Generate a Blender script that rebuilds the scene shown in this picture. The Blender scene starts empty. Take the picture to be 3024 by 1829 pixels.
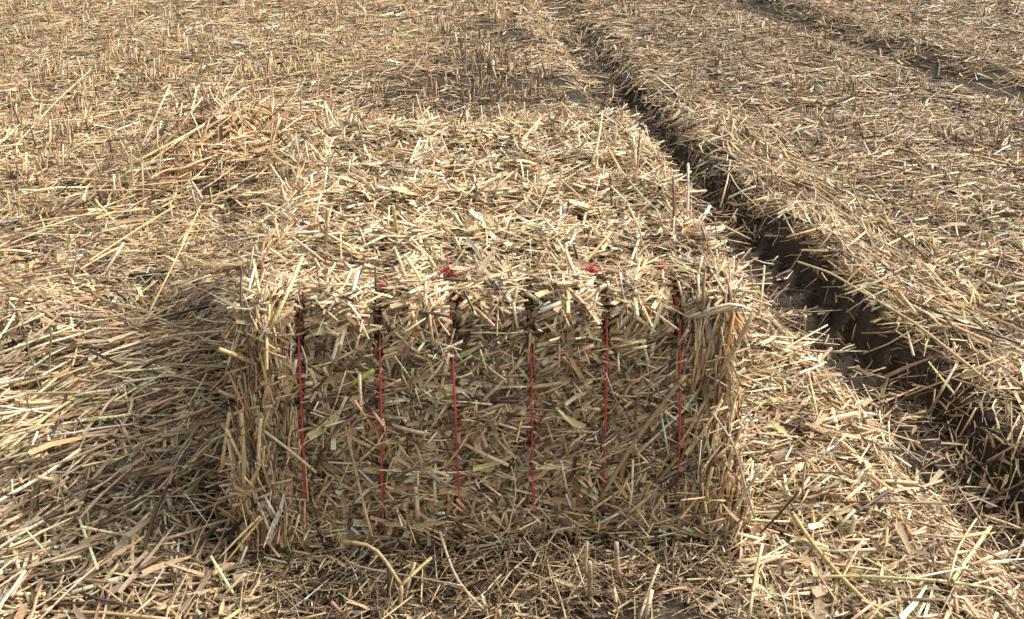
import bpy, math
import numpy as np

rng = np.random.default_rng(20240817)
SC = bpy.context.scene
COL = SC.collection
TAU = 2 * math.pi

# ------------------------------------------------------------------ camera model
CAM_H = 1.76
PITCH = math.radians(12.988)
FOC = 2467.0            # focal length in 2464-wide picture units
PCX, PCY = 1232.0, 150.0
cp, sp = math.cos(PITCH), math.sin(PITCH)
FWD = np.array([0, cp, -sp]); UP = np.array([0, sp, cp]); RGT = np.array([1.0, 0, 0])
CAM = np.array([0, 0, CAM_H])


def ray(sx, sy):
    """direction through source pixel (3024 wide photograph)"""
    x, y = sx * 2464 / 3024, sy * 2464 / 3024
    return FWD + (x - PCX) / FOC * RGT - (y - PCY) / FOC * UP


def hit_z(sx, sy, z):
    d = ray(sx, sy)
    return CAM + d * ((z - CAM_H) / d[2])


# ------------------------------------------------------------------ noise
def _hash(i, j, k):
    h = (i * 374761393 + j * 668265263 + k * 2147483647 + 1013904223) & 0xFFFFFFFF
    h = ((h ^ (h >> 13)) * 1274126177) & 0xFFFFFFFF
    h = (h ^ (h >> 16)) & 0xFFFFFF
    return h / float(0xFFFFFF)


def vnoise(x, y, z=None, seed=0):
    x = np.asarray(x, float); y = np.asarray(y, float)
    z = np.zeros_like(x) if z is None else np.asarray(z, float)
    xi, yi, zi = np.floor(x).astype(np.int64), np.floor(y).astype(np.int64), np.floor(z).astype(np.int64)
    fx, fy, fz = x - xi, y - yi, z - zi
    fx, fy, fz = [f * f * (3 - 2 * f) for f in (fx, fy, fz)]
    zi = zi + seed * 131
    r = 0
    for a in (0, 1):
        wx = fx if a else 1 - fx
        for b in (0, 1):
            wy = fy if b else 1 - fy
            for c in (0, 1):
                wz = fz if c else 1 - fz
                r = r + wx * wy * wz * _hash(xi + a, yi + b, zi + c)
    return r * 2 - 1


def fbm(x, y, z=None, seed=0, octs=3):
    s, a, f = 0, 1.0, 1.0
    for o in range(octs):
        s = s + a * vnoise(np.asarray(x) * f, np.asarray(y) * f, None if z is None else np.asarray(z) * f, seed + o * 7)
        a *= .5; f *= 2.03
    return s


def smooth(a, b, x):
    t = np.clip((x - a) / (b - a), 0, 1)
    return t * t * (3 - 2 * t)


def unit(v):
    return v / np.maximum(np.linalg.norm(v, axis=-1, keepdims=True), 1e-9)


# ------------------------------------------------------------------ bale frame
BYAW = math.radians(4.2)
W, H, L = 1.21, 0.667, 1.60
BA = np.array([-math.sin(BYAW), math.cos(BYAW), 0])   # along the bale
BW = np.array([math.cos(BYAW), math.sin(BYAW), 0])    # across the bale
_f = hit_z(1186 * 3024 / 2464, 733 * 3024 / 2464, H)
BO = np.array([_f[0], _f[1], 0.0])                    # front centre at the ground
BO += BA * 0.012
BZ = np.array([0, 0, 1.0])


def b2w(p):
    return BO + p[..., 0:1] * BW + p[..., 1:2] * BA + p[..., 2:3] * BZ


def bdir(d):
    return d[..., 0:1] * BW + d[..., 1:2] * BA + d[..., 2:3] * BZ


def w2b(x, y):
    dx, dy = x - BO[0], y - BO[1]
    return dx * BW[0] + dy * BW[1], dx * BA[0] + dy * BA[1]


# ------------------------------------------------------------------ terrain
RUT_Y = [-6, 1.5, 2.2, 2.6, 3.35, 4.2, 5.5, 6.6, 8.76, 11, 16]
RUT_X = [2.7, 1.50, 1.385, 1.31, 1.165, 1.02, .83, .70, .53, .38, .1]


def rut_c(y):
    """centre line of the wheel rut"""
    y = np.asarray(y, float)
    return sum(np.interp(y + o, RUT_Y, RUT_X) for o in (-.7, -.35, 0, .35, .7)) / 5


def rut2_c(y):
    return 3.13 - 0.30 * (y - 7.78)


def rut_profile(d, y):
    """height of the wheel rut at signed distance d from its centre line"""
    deep = 0.12 * (1 - 0.55 * smooth(6.0, 10.0, y))
    wob = 0.03 * vnoise(y * 2.3, d * 0, seed=5)
    dd = d + wob
    floor = smooth(-0.26, -0.08, dd) * (1 - smooth(0.10, 0.222 + 0.02 * vnoise(y * 6, d * 3, seed=8), dd))
    berm = 0.022 * np.exp(-((dd - 0.33) / 0.10) ** 2) + 0.014 * np.exp(-((dd + 0.36) / 0.10) ** 2)
    crumb = 0.012 * fbm(y * 14, d * 14, seed=91) * smooth(-.3, -.1, d) * (1 - smooth(.2, .3, d))
    return -deep * floor + crumb + berm * (1 - 0.4 * smooth(6, 10, y))


def lugs(d, y):
    """tread marks: curved steps pressed into the right wall and the floor"""
    amp = smooth(3.0, 3.3, y) * (1 - smooth(4.4, 4.9, y)) + 0.25
    t = (d + 0.12) / 0.34
    ph = (y - 0.30 * t * t + 0.10 * t) / 0.150
    ph = ph + 0.12 * vnoise(y * 4, d * 4, seed=31)
    fr = ph - np.floor(ph)
    saw = np.where(fr < 0.16, fr / 0.16, (1 - fr) / 0.84)
    env = smooth(-0.16, -0.04, d) * (1 - smooth(0.13, 0.20, d)) * (.75 + .5 * vnoise(y * 9, d * 12, seed=33))
    return (0.064 * saw - 0.024) * env * amp


def mound(x, y):
    a, b = (x + 1.60) * .97 - (y - 5.2) * .22, (x + 1.60) * .22 + (y - 5.2) * .97
    q = (a / .22) ** 2 + (b / .62) ** 2
    return 0.21 * np.exp(-q) * (.75 + .5 * vnoise(x * 5, y * 5, seed=95))


def terrain(x, y, fine=True):
    x = np.asarray(x, float); y = np.asarray(y, float)
    near = 1 - smooth(14, 30, np.abs(y)) 
    z = 0.022 * fbm(x * 1.1, y * 1.1, seed=1) + 0.012 * fbm(x * 4.5, y * 4.5, seed=2, octs=2)
    z = z + 0.02 * fbm(x * .35, y * .35, seed=3)
    z = z * near
    d = x - rut_c(y)
    z = z + rut_profile(d, y) * near
    d2 = x - rut2_c(y)
    z = z + near * (-0.075 * np.exp(-(d2 / 0.2) ** 2) + 0.03 * np.exp(-((d2 - 0.40) / 0.13) ** 2))
    z = z + mound(x, y)
    # swath heaped to the left of the bale
    u, v = w2b(x, y)
    sw = smooth(-0.62, -0.95, u) * (1 - smooth(-1.7, -2.6, u)) * (1 - smooth(1.2, 1.9, v))
    z = z + 0.06 * sw * (0.9 + 1.0 * fbm(x * 2.6 + y, y * 2.4, seed=9, octs=2))
    if fine:
        z = z + np.where(np.abs(d) < 0.4, lugs(d, y), 0)
        z = z + 0.006 * vnoise(x * 26, y * 26, seed=4) + 0.004 * vnoise(x * 60, y * 60, seed=14)
    # flat, slightly pressed seat under the bale
    inb = smooth(0.75, 0.6, np.abs(u)) * smooth(-0.15, 0.0, v) * smooth(L + 0.15, L, v)
    return z * (1 - inb)


def tnormal(x, y):
    e = 0.04
    zx = (terrain(x + e, y, False) - terrain(x - e, y, False)) / (2 * e)
    zy = (terrain(x, y + e, False) - terrain(x, y - e, False)) / (2 * e)
    return unit(np.stack([-zx, -zy, np.ones_like(zx)], -1))


# ------------------------------------------------------------------ materials
def node_mat(name):
    m = bpy.data.materials.new(name); m.use_nodes = True
    nt = m.node_tree; nt.nodes.clear()
    return m, nt, nt.nodes.new, nt.links.new


def straw_material(name, translucent, rough, spec=0.5):
    m, nt, N, K = node_mat(name)
    out = N('ShaderNodeOutputMaterial')
    att = N('ShaderNodeAttribute'); att.attribute_name = 'col'
    # streaks and spots along the stalk: alpha holds metres along it
    sep = N('ShaderNodeSeparateColor'); K(att.outputs['Color'], sep.inputs[0])
    geo = N('ShaderNodeTexCoord')
    no = N('ShaderNodeTexNoise'); no.inputs['Scale'].default_value = 130; no.inputs['Detail'].default_value = 3
    K(geo.outputs['Object'], no.inputs['Vector'])
    r1 = N('ShaderNodeMapRange'); r1.inputs[1].default_value = .32; r1.inputs[2].default_value = .70
    r1.inputs[3].default_value = .72; r1.inputs[4].default_value = 1.16
    K(no.outputs['Fac'], r1.inputs[0])
    # joints: a dark ring every 17 cm along a stalk
    fr = N('ShaderNodeMath'); fr.operation = 'FRACT'; K(att.outputs['Alpha'], fr.inputs[0])
    cmp_ = N('ShaderNodeMath'); cmp_.operation = 'LESS_THAN'; K(fr.outputs[0], cmp_.inputs[0]); cmp_.inputs[1].default_value = 0.022
    mixn = N('ShaderNodeMix'); mixn.data_type = 'RGBA'; mixn.blend_type = 'MULTIPLY'
    K(cmp_.outputs[0], mixn.inputs['Factor']); K(att.outputs['Color'], mixn.inputs['A']); mixn.inputs['B'].default_value = (.42, .32, .24, 1)
    mul = N('ShaderNodeMix'); mul.data_type = 'RGBA'; mul.blend_type = 'MULTIPLY'; mul.inputs['Factor'].default_value = 1
    K(mixn.outputs['Result'], mul.inputs['A']); K(r1.outputs[0], mul.inputs['B'])
    b = N('ShaderNodeBsdfPrincipled'); b.inputs['Roughness'].default_value = rough
    b.inputs['Specular IOR Level'].default_value = spec
    K(mul.outputs['Result'], b.inputs['Base Color'])
    if translucent > 0:
        t = N('ShaderNodeBsdfTranslucent'); K(mul.outputs['Result'], t.inputs['Color'])
        mx = N('ShaderNodeMixShader'); mx.inputs[0].default_value = translucent
        K(b.outputs[0], mx.inputs[1]); K(t.outputs[0], mx.inputs[2]); K(mx.outputs[0], out.inputs['Surface'])
    else:
        K(b.outputs[0], out.inputs['Surface'])
    return m


M_STALK = straw_material('straw_stalk', 0.0, 0.42, 0.5)
M_LEAF = straw_material('straw_leaf', 0.22, 0.55, 0.35)


def ground_material(name, soil_a, soil_b, chaff, chaff_amount):
    m, nt, N, K = node_mat(name)
    out = N('ShaderNodeOutputMaterial'); tc = N('ShaderNodeTexCoord')
    n1 = N('ShaderNodeTexNoise'); n1.inputs['Scale'].default_value = 9; n1.inputs['Detail'].default_value = 8; n1.inputs['Roughness'].default_value = .7
    K(tc.outputs['Object'], n1.inputs['Vector'])
    ra = N('ShaderNodeValToRGB'); ra.color_ramp.elements[0].position = .35; ra.color_ramp.elements[1].position = .68
    ra.color_ramp.elements[0].color = (*soil_a, 1); ra.color_ramp.elements[1].color = (*soil_b, 1)
    K(n1.outputs['Fac'], ra.inputs[0])
    # chopped chaff: stretched flecks in two directions
    prev = ra.outputs[0]
    for k, (rot, sc) in enumerate(((0.6, (30, 130, 60)), (-0.5, (26, 150, 60)), (1.7, (34, 120, 60)))):
        mp = N('ShaderNodeMapping'); mp.inputs['Rotation'].default_value = (0, 0, rot); mp.inputs['Scale'].default_value = sc
        K(tc.outputs['Object'], mp.inputs['Vector'])
        n2 = N('ShaderNodeTexNoise'); n2.inputs['Scale'].default_value = 1.0; n2.inputs['Detail'].default_value = 2
        K(mp.outputs[0], n2.inputs['Vector'])
        mr = N('ShaderNodeMapRange'); mr.inputs[1].default_value = .60 - .06 * chaff_amount; mr.inputs[2].default_value = .68
        mr.inputs[3].default_value = 0; mr.inputs[4].default_value = chaff_amount
        K(n2.outputs['Fac'], mr.inputs[0])
        mx = N('ShaderNodeMix'); mx.data_type = 'RGBA'
        K(mr.outputs[0], mx.inputs['Factor']); K(prev, mx.inputs['A'])
        c = [v * (1.0, .72, .85)[k] for v in chaff]
        mx.inputs['B'].default_value = (*c, 1)
        prev = mx.outputs['Result']
    b = N('ShaderNodeBsdfPrincipled'); b.inputs['Roughness'].default_value = .85; b.inputs['Specular IOR Level'].default_value = .25
    K(prev, b.inputs['Base Color'])
    nb = N('ShaderNodeTexNoise'); nb.inputs['Scale'].default_value = 70; nb.inputs['Detail'].default_value = 6
    K(tc.outputs['Object'], nb.inputs['Vector'])
    bp = N('ShaderNodeBump'); bp.inputs['Strength'].default_value = .7; bp.inputs['Distance'].default_value = .012
    K(nb.outputs['Fac'], bp.inputs['Height']); K(bp.outputs[0], b.inputs['Normal'])
    K(b.outputs[0], out.inputs['Surface'])
    return m


M_FIELD = ground_material('stubble_soil', (.018, .013, .009), (.052, .038, .025), (.28, .20, .115), .42)
M_RUT = ground_material('wet_soil', (.018, .013, .009), (.050, .035, .024), (.20, .14, .08), .12)
M_CORE = ground_material('packed_straw_shade', (.035, .023, .012), (.10, .068, .036), (.32, .23, .125), .8)  # darker than straw: shade in the gaps put into the core colour


def plain_material(name, col, rough, noise_scale=400, lo=.7, hi=1.2):
    m, nt, N, K = node_mat(name)
    out = N('ShaderNodeOutputMaterial'); tc = N('ShaderNodeTexCoord')
    n = N('ShaderNodeTexNoise'); n.inputs['Scale'].default_value = noise_scale; K(tc.outputs['Object'], n.inputs['Vector'])
    mr = N('ShaderNodeMapRange'); mr.inputs[1].default_value = .3; mr.inputs[2].default_value = .7; mr.inputs[3].default_value = lo; mr.inputs[4].default_value = hi
    K(n.outputs['Fac'], mr.inputs[0])
    mx = N('ShaderNodeMix'); mx.data_type = 'RGBA'; mx.blend_type = 'MULTIPLY'; mx.inputs['Factor'].default_value = 1
    mx.inputs['A'].default_value = (*col, 1); K(mr.outputs[0], mx.inputs['B'])
    b = N('ShaderNodeBsdfPrincipled'); b.inputs['Roughness'].default_value = rough; K(mx.outputs['Result'], b.inputs['Base Color'])
    K(b.outputs[0], out.inputs['Surface'])
    return m


M_TWINE = plain_material('red_twine', (.58, .07, .08), .5)
M_KNOT = plain_material('red_twine_frayed', (.50, .10, .09), .6)
M_CLOD = plain_material('soil_crumb', (.035, .025, .018), .9, 90)


# ------------------------------------------------------------------ mesh assembly
class Mesh:
    """collects vertex blocks with polygons and a colour per vertex, then links ONE mesh object"""
    def __init__(self):
        self.v, self.c, self.loops, self.tot, self.mat, self.n = [], [], [], [], [], 0

    def add(self, verts, cols, faces, mat):
        """verts (n,3), cols (n,4), faces list of (k,m) index arrays"""
        self.v.append(verts.astype(np.float32)); self.c.append(cols.astype(np.float32))
        for f in faces:
            self.loops.append((f + self.n).ravel().astype(np.int32))
            self.tot.append(np.full(len(f), f.shape[1], np.int32))
            self.mat.append(np.full(len(f), mat, np.int32))
        self.n += len(verts)

    def build(self, name, mats, parent=None, smooth_shade=True):
        me = bpy.data.meshes.new(name)
        v = np.concatenate(self.v); lp = np.concatenate(self.loops); tt = np.concatenate(self.tot); mi = np.concatenate(self.mat)
        me.vertices.add(len(v)); me.vertices.foreach_set('co', v.ravel())
        me.loops.add(len(lp)); me.loops.foreach_set('vertex_index', lp)
        me.polygons.add(len(tt))
        st = np.concatenate([[0], np.cumsum(tt)[:-1]]).astype(np.int32)
        me.polygons.foreach_set('loop_start', st)
        me.polygons.foreach_set('material_index', mi)
        me.polygons.foreach_set('use_smooth', np.full(len(tt), smooth_shade))
        at = me.attributes.new('col', 'FLOAT_COLOR', 'POINT')
        at.data.foreach_set('color', np.concatenate(self.c).ravel())
        for m in mats: me.materials.append(m)
        me.update(calc_edges=True)
        o = bpy.data.objects.new(name, me); COL.objects.link(o)
        if parent is not None: o.parent = parent
        return o


def tag(o, label, cat=None, group=None, kind=None):
    if label: o['label'] = label
    if cat: o['category'] = cat
    if group: o['group'] = group
    if kind: o['kind'] = kind
    return o


def tubes(mb, C, R, N, col, S, caps=True, mat=0, flat=1.0, phase=None):
    """C (n,K,3) centre lines, R (n,) or (n,K) radii, N (n,3) approx normals, col (n,3)"""
    n, K, _ = C.shape
    if n == 0: return
    T = np.gradient(C, axis=1); T = unit(T)
    Nn = np.broadcast_to(N[:, None, :], C.shape)
    A = unit(np.cross(T, Nn)); B = np.cross(A, T)
    R = np.broadcast_to(R[:, None] if R.ndim == 1 else R, (n, K))
    ang = np.arange(S) * TAU / S + .4
    V = (C[:, :, None, :] + R[:, :, None, None] * (np.cos(ang)[None, None, :, None] * A[:, :, None, :]
         + flat * np.sin(ang)[None, None, :, None] * B[:, :, None, :])).reshape(-1, 3)
    seg = np.linalg.norm(np.diff(C, axis=1), axis=2)
    s = np.concatenate([np.zeros((n, 1)), np.cumsum(seg, 1)], 1) / 0.17
    ph = rng.random(n) if phase is None else phase
    s = s + ph[:, None]
    c = np.concatenate([np.broadcast_to(col[:, None, :], (n, K, 3)), s[:, :, None]], 2)
    Cc = np.repeat(c.reshape(n, K, 1, 4), S, 2).reshape(-1, 4)
    k, j = np.meshgrid(np.arange(K - 1), np.arange(S), indexing='ij')
    q = np.stack([k * S + j, k * S + (j + 1) % S, (k + 1) * S + (j + 1) % S, (k + 1) * S + j], -1).reshape(-1, 4)
    base = np.arange(n) * (K * S)
    faces = [(base[:, None, None] + q[None]).reshape(-1, 4)]
    if caps:
        c0 = np.arange(S)[::-1]; c1 = (K - 1) * S + np.arange(S)
        faces.append(np.concatenate([base[:, None] + c0, base[:, None] + c1]))
    mb.add(V, Cc, faces, mat)


def ribbons(mb, C, Wd, N, col, fold=0.25, taper=True, mat=1, wide=3):
    """flat split straw and leaf blades: `wide` points across"""
    n, K, _ = C.shape
    if n == 0: return
    T = unit(np.gradient(C, axis=1))
    Nn = np.broadcast_to(N[:, None, :], C.shape)
    A = unit(np.cross(T, Nn)); B = np.cross(A, T)
    t = np.linspace(0, 1, K)
    w = Wd[:, None] * np.ones((1, K))
    if taper: w = w * (1 - 0.75 * t ** 2.5)[None]
    xs = np.linspace(-1, 1, wide); hs = fold * (np.abs(xs) - .5)
    V = (C[:, :, None, :] + w[:, :, None, None] * (xs[None, None, :, None] * A[:, :, None, :] + hs[None, None, :, None] * B[:, :, None, :])).reshape(-1, 3)
    c = np.concatenate([np.broadcast_to(col[:, None, :], (n, K, 3)), np.full((n, K, 1), .5)], 2)
    Cc = np.repeat(c.reshape(n, K, 1, 4), wide, 2).reshape(-1, 4)
    k, j = np.meshgrid(np.arange(K - 1), np.arange(wide - 1), indexing='ij')
    q = np.stack([k * wide + j, k * wide + j + 1, (k + 1) * wide + j + 1, (k + 1) * wide + j], -1).reshape(-1, 4)
    base = np.arange(n) * (K * wide)
    mb.add(V, Cc, [(base[:, None, None] + q[None]).reshape(-1, 4)], mat)


def lines(P, D, Nn, Ln, K, bend, kink=0.0):
    """centre lines through P along D, gently bent"""
    n = len(P)
    t = np.linspace(-.5, .5, K)
    side = unit(np.cross(D, Nn))
    bd = unit(side * rng.normal(size=(n, 1)) + Nn * rng.normal(size=(n, 1)) * .5)
    C = P[:, None, :] + D[:, None, :] * (Ln[:, None] * t)[:, :, None]
    C = C + bd[:, None, :] * ((bend * Ln)[:, None] * (t ** 2 * 4 - .5)[None])[:, :, None]
    if kink and K > 2:
        C[:, 1:-1] += rng.normal(size=(n, K - 2, 3)) * (kink * Ln)[:, None, None]
    return C


# straw colours (linear albedo)
PAL = np.array([
    (.74, .56, .335),  # 0 pale cream
    (.64, .445, .23),  # 1 golden
    (.48, .325, .18),  # 2 tan
    (.40, .305, .20),  # 3 grey tan
    (.23, .15, .085),  # 4 brown
    (.09, .056, .033), # 5 dark brown
    (.72, .61, .44),   # 6 bleached
    (.42, .40, .18),   # 7 greenish
    (.46, .25, .10),   # 8 orange brown
])
P_TOP = [.32, .18, .12, .08, .12, .09, .14, .004, .008]
P_FRONT = [.24, .21, .18, .09, .14, .09, .07, .008, .014]
P_LEFTFAR = [.25, .20, .20, .12, .14, .08, .05, .0, .01]
P_RIGHT = [.15, .12, .19, .16, .22, .16, .05, .0, .01]
P_SWATH = [.23, .14, .15, .21, .13, .10, .06, .012, .004]  # extra grey puts the cool shade beside the bale into the straw
P_NEARR = [.30, .15, .14, .10, .14, .12, .08, .005, .006]
P_SOIL_SHADE = [.05, .06, .14, .16, .28, .30, .03, .0, .0]  # dark soiled straw, and straw carrying painted shade


def colours(n, w, var=.28):
    w = np.array(w) / np.sum(w)
    c = PAL[rng.choice(len(PAL), n, p=w)]
    c = c * np.exp(rng.normal(size=(n, 1)) * var) * (1 + rng.normal(size=(n, 3)) * .03)
    return np.clip(c, .01, .82)


def mixed_colours(weights_list, sel):
    out = np.zeros((len(sel), 3))
    for k, w in enumerate(weights_list):
        m = sel == k
        out[m] = colours(m.sum(), w)
    return out


# ------------------------------------------------------------------ ground sheets
def seq(*spans):
    r = []
    for a, b, s in spans:
        r.append(np.arange(a, b - 1e-6, s))
    return np.concatenate(r + [[spans[-1][1]]])


ys = seq((-400, -40, 60), (-40, -4, 4), (-4, 1.0, .25), (1.0, 5.5, .016), (5.5, 13, .03), (13, 20, .4), (20, 60, 4), (60, 400, 34))
dl = seq((-400, -40, 60), (-40, -8, 4), (-8, -.36, .035))
dm = seq((-.36, .46, .0125))
dr = seq((.46, 8, .035), (8, 40, 4), (40, 400, 60))


def sheet(name, ds, mat):
    D, Y = np.meshgrid(ds, ys)
    X = rut_c(np.clip(Y, -6, 16)) + D
    Z = terrain(X, Y)
    n, m = D.shape
    V = np.stack([X, Y, Z], -1).reshape(-1, 3)
    i, j = np.meshgrid(np.arange(n - 1), np.arange(m - 1), indexing='ij')
    q = np.stack([i * m + j, i * m + j + 1, (i + 1) * m + j + 1, (i + 1) * m + j], -1).reshape(-1, 4)
    mb = Mesh(); mb.add(V, np.ones((len(V), 4)), [q], 0)
    return mb.build(name, [mat])


# the strip boundary rows coincide, so the three sheets meet edge to edge
mbg = Mesh()
for ds in (dl, dr):
    D, Y = np.meshgrid(ds, ys); X = rut_c(np.clip(Y, -6, 16)) + D; Z = terrain(X, Y)
    n, m = D.shape
    i, j = np.meshgrid(np.arange(n - 1), np.arange(m - 1), indexing='ij')
    q = np.stack([i * m + j, i * m + j + 1, (i + 1) * m + j + 1, (i + 1) * m + j], -1).reshape(-1, 4)
    mbg.add(np.stack([X, Y, Z], -1).reshape(-1, 3), np.ones((n * m, 4)), [q], 0)
tag(mbg.build('field', [M_FIELD]), 'brown soil of the harvested field under the scattered straw', 'field', kind='structure')
tag(sheet('wheel_rut', dm, M_RUT), 'dark wheel rut with curved tyre tread marks beside the bale', 'wheel rut', kind='structure')


# ------------------------------------------------------------------ loose straw on the ground
def in_view(x, y):
    return np.abs(x) < 0.56 * y + 0.75


def dark_patch(x, y):
    w = .25 * vnoise(x * 3, y * 3, seed=97)
    q = ((x + 0.30) / .85) ** 2 + ((y - 6.75) / .75) ** 2 + w
    r = ((x + 0.25) / .40) ** 2 + ((y - 8.5) / 1.0) ** 2 + w
    h = ((x + 1.42) / .20) ** 2 + ((y - 4.9) / .38) ** 2 + w  # shaded hollow beside the heap, painted as dark thin straw
    return np.clip(np.exp(-q * q) + .6 * np.exp(-r * r) + .9 * np.exp(-h * h), 0, 1)


def straw_density(x, y):
    """0..1: how much straw lies on a spot"""
    d = x - rut_c(y)
    k = 0.50 + 0.42 * fbm(x * 1.3, y * 1.3, seed=21) + 0.75 * vnoise(x * 7, y * 7, seed=22)
    right = smooth(0.3, 0.9, d)
    k = k - 0.20 * right - .06 * smooth(4, 6, y) + 0.22 * smooth(0.5, -1.2, x) 
    # wheel rut: bare on the right wall and floor
    bare = smooth(-0.14, -0.01, d) * (1 - smooth(0.21, 0.28, d))
    lugz = smooth(3.0, 3.35, y) * (1 - smooth(4.2, 4.7, y))
    keep = 0.24 - 0.20 * lugz + 0.15 * smooth(5.5, 9, y)
    k = k * (1 - bare) + bare * keep
    k = np.where(bare > .3, k, np.maximum(k, .26))
    k = k + 0.5 * np.exp(-((d + 0.33) / 0.13) ** 2) * (1 - smooth(4, 6, y))
    d2 = x - rut2_c(y)
    k = k - 0.6 * np.exp(-(d2 / .2) ** 2)
    # dark soil patches behind the bale, plus the painted shade by the heap
    k = k - 0.45 * dark_patch(x, y)
    # bare soil in front of the bale
    u, v = w2b(x, y)
    k = k - 0.12 * smooth(.64, .5, np.abs(u + .03)) * smooth(-.03, -.16, v) * smooth(-.9, -.3, v)
    return np.clip(k, 0.03, 1.0)


def scatter(y0, y1, per_m2):
    xm = 0.56 * y1 + 0.75
    n = int(per_m2 * (2 * xm) * (y1 - y0))
    x = rng.uniform(-xm, xm, n); y = rng.uniform(y0, y1, n)
    k = in_view(x, y)
    u, v = w2b(x, y)
    k &= ~((np.abs(u) < W / 2 - .03) & (v > .03) & (v < L - .03))
    k &= rng.random(n) < straw_density(x, y)
    return x[k], y[k]


def lay(x, y, theta, tilt, h):
    """points and directions for straws lying on the terrain"""
    N = tnormal(x, y)
    d = np.stack([np.cos(theta), np.sin(theta), np.zeros_like(x)], -1)
    d = unit(d - N * np.sum(d * N, -1, keepdims=True))
    D = unit(d + N * np.tan(tilt)[:, None])
    P = np.stack([x, y, terrain(x, y)], -1) + N * h[:, None]
    return P, D, N


def ground_col(x, y):
    d = x - rut_c(y)
    sel = np.zeros(len(x), int)
    sel[:] = 0                                          # near right
    u, v = w2b(x, y)
    pr = smooth(3.4, 5.2, y + .4 * vnoise(x, y, seed=41))
    right = rng.random(len(x)) < smooth(.2, .9, x + .25 * vnoise(x * .7, y * .7, seed=42))
    far = rng.random(len(x)) < pr
    sel[far & ~right] = 1
    sel[far & right] = 2
    left = (u < -.55) & ~far
    sel[left] = 3
    q = 1.2 * dark_patch(x, y) + 1.3 * smooth(.62, .45, np.abs(u)) * smooth(0, -.12, v)  # soil tones; heap hollow and bale foot shade put into straw colour too
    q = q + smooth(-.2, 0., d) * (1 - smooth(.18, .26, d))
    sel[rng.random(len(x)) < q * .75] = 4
    return mixed_colours([P_NEARR, P_LEFTFAR, P_RIGHT, P_SWATH, P_SOIL_SHADE], sel)


def foot_zone(x, y):
    u, v = w2b(x, y)
    return smooth(.66, .52, np.abs(u)) * smooth(.05, -.05, v) * smooth(-.8, -.4, v)


def litter_band(name, label, y0, y1, n_stalk, n_leaf, n_chaff, scale, S, K, caps):
    mb = Mesh()
    x, y = scatter(y0, y1, int(n_stalk * .70)); n = len(x)
    th = rng.uniform(0, TAU, n)
    al = rng.random(n) < .35
    th[al] = rng.normal(.25, .35, al.sum())
    Ln = np.clip(np.exp(rng.normal(math.log(.10), .58, n)), .02, .40) * scale ** .5
    R = np.clip(np.exp(rng.normal(math.log(.0026), .40, n)), .0009, .0062) * scale
    thick = .030
    ft = foot_zone(x, y); R = R * (1 - .45 * ft); Ln = Ln * (1 - .2 * ft)
    P, D, N = lay(x, y, th, rng.normal(0, .10, n) + (rng.random(n) < .05 + .2 * foot_zone(x, y)) * rng.uniform(.2, .9, n), thick * rng.random(n) ** 1.4)
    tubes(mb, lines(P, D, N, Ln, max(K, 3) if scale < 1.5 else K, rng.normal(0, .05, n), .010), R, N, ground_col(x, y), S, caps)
    x, y = scatter(y0, y1, int(n_leaf * .9)); n = len(x)
    th = rng.uniform(0, TAU, n)
    Ln = np.clip(np.exp(rng.normal(math.log(.07), .5, n)), .02, .25) * scale ** .5
    P, D, N = lay(x, y, th, rng.normal(0, .18, n), rng.uniform(0.002, thick + .006, n))
    Nr = unit(N + rng.normal(size=(n, 3)) * .45)
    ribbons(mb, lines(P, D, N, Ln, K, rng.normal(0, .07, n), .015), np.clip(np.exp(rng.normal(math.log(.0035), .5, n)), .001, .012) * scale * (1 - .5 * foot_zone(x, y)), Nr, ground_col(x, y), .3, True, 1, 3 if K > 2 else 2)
    x, y = scatter(y0, y1, n_chaff); n = len(x)
    th = rng.uniform(0, TAU, n)
    Ln = rng.uniform(.008, .04, n) * scale
    P, D, N = lay(x, y, th, rng.normal(0, .25, n), rng.uniform(0.001, thick, n))
    Nr = unit(N + rng.normal(size=(n, 3)) * .5)
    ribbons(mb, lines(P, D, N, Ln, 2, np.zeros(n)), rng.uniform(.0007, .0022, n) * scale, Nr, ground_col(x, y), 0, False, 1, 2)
    if scale < 1.2:
        x, y = scatter(y0, y1, 1500); n = len(x)
        th = rng.uniform(0, TAU, n)
        P, D, N = lay(x, y, th, rng.normal(.05, .3, n), rng.uniform(0.002, thick + .01, n))
        tubes(mb, lines(P, D, N, rng.uniform(.03, .13, n), 5, rng.normal(0, .14, n), .03), rng.uniform(.0005, .0011, n), N, ground_col(x, y), 3, False)
    o = mb.build(name, [M_STALK, M_LEAF])
    return tag(o, label, 'straw litter', kind='stuff')


litter_band('straw_litter', 'loose chopped straw lying on the ground around the front of the bale', 1.35, 3.6, 5200, 2300, 6000, 1.0, 5, 3, True)
litter_band('straw_litter', 'loose straw scattered over the field on both sides of the bale', 3.6, 6.2, 4200, 1800, 4500, 1.08, 4, 3, True)
litter_band('straw_litter', 'distant straw scattered over the stubble field behind the bale', 6.2, 9.4, 3000, 1200, 2600, 1.3, 3, 2, False)
litter_band('straw_litter', 'farthest straw scattered along the top of the field', 9.4, 15.0, 1700, 800, 1500, 1.7, 3, 2, False)


def stubble_stalks(mb, base, hgt, lean, R, col, K=3, S=4, caps=True):
    n = len(base)
    D = unit(np.concatenate([lean, np.ones((n, 1))], 1))
    P = base + D * (hgt * .5 - .01)[:, None]
    N = np.tile(np.array([[.3, -1, .1]]), (n, 1))
    tubes(mb, lines(P, D, N, hgt, K, np.abs(rng.normal(0, .03, n)), .01), R, N, col, S, caps)


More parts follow.
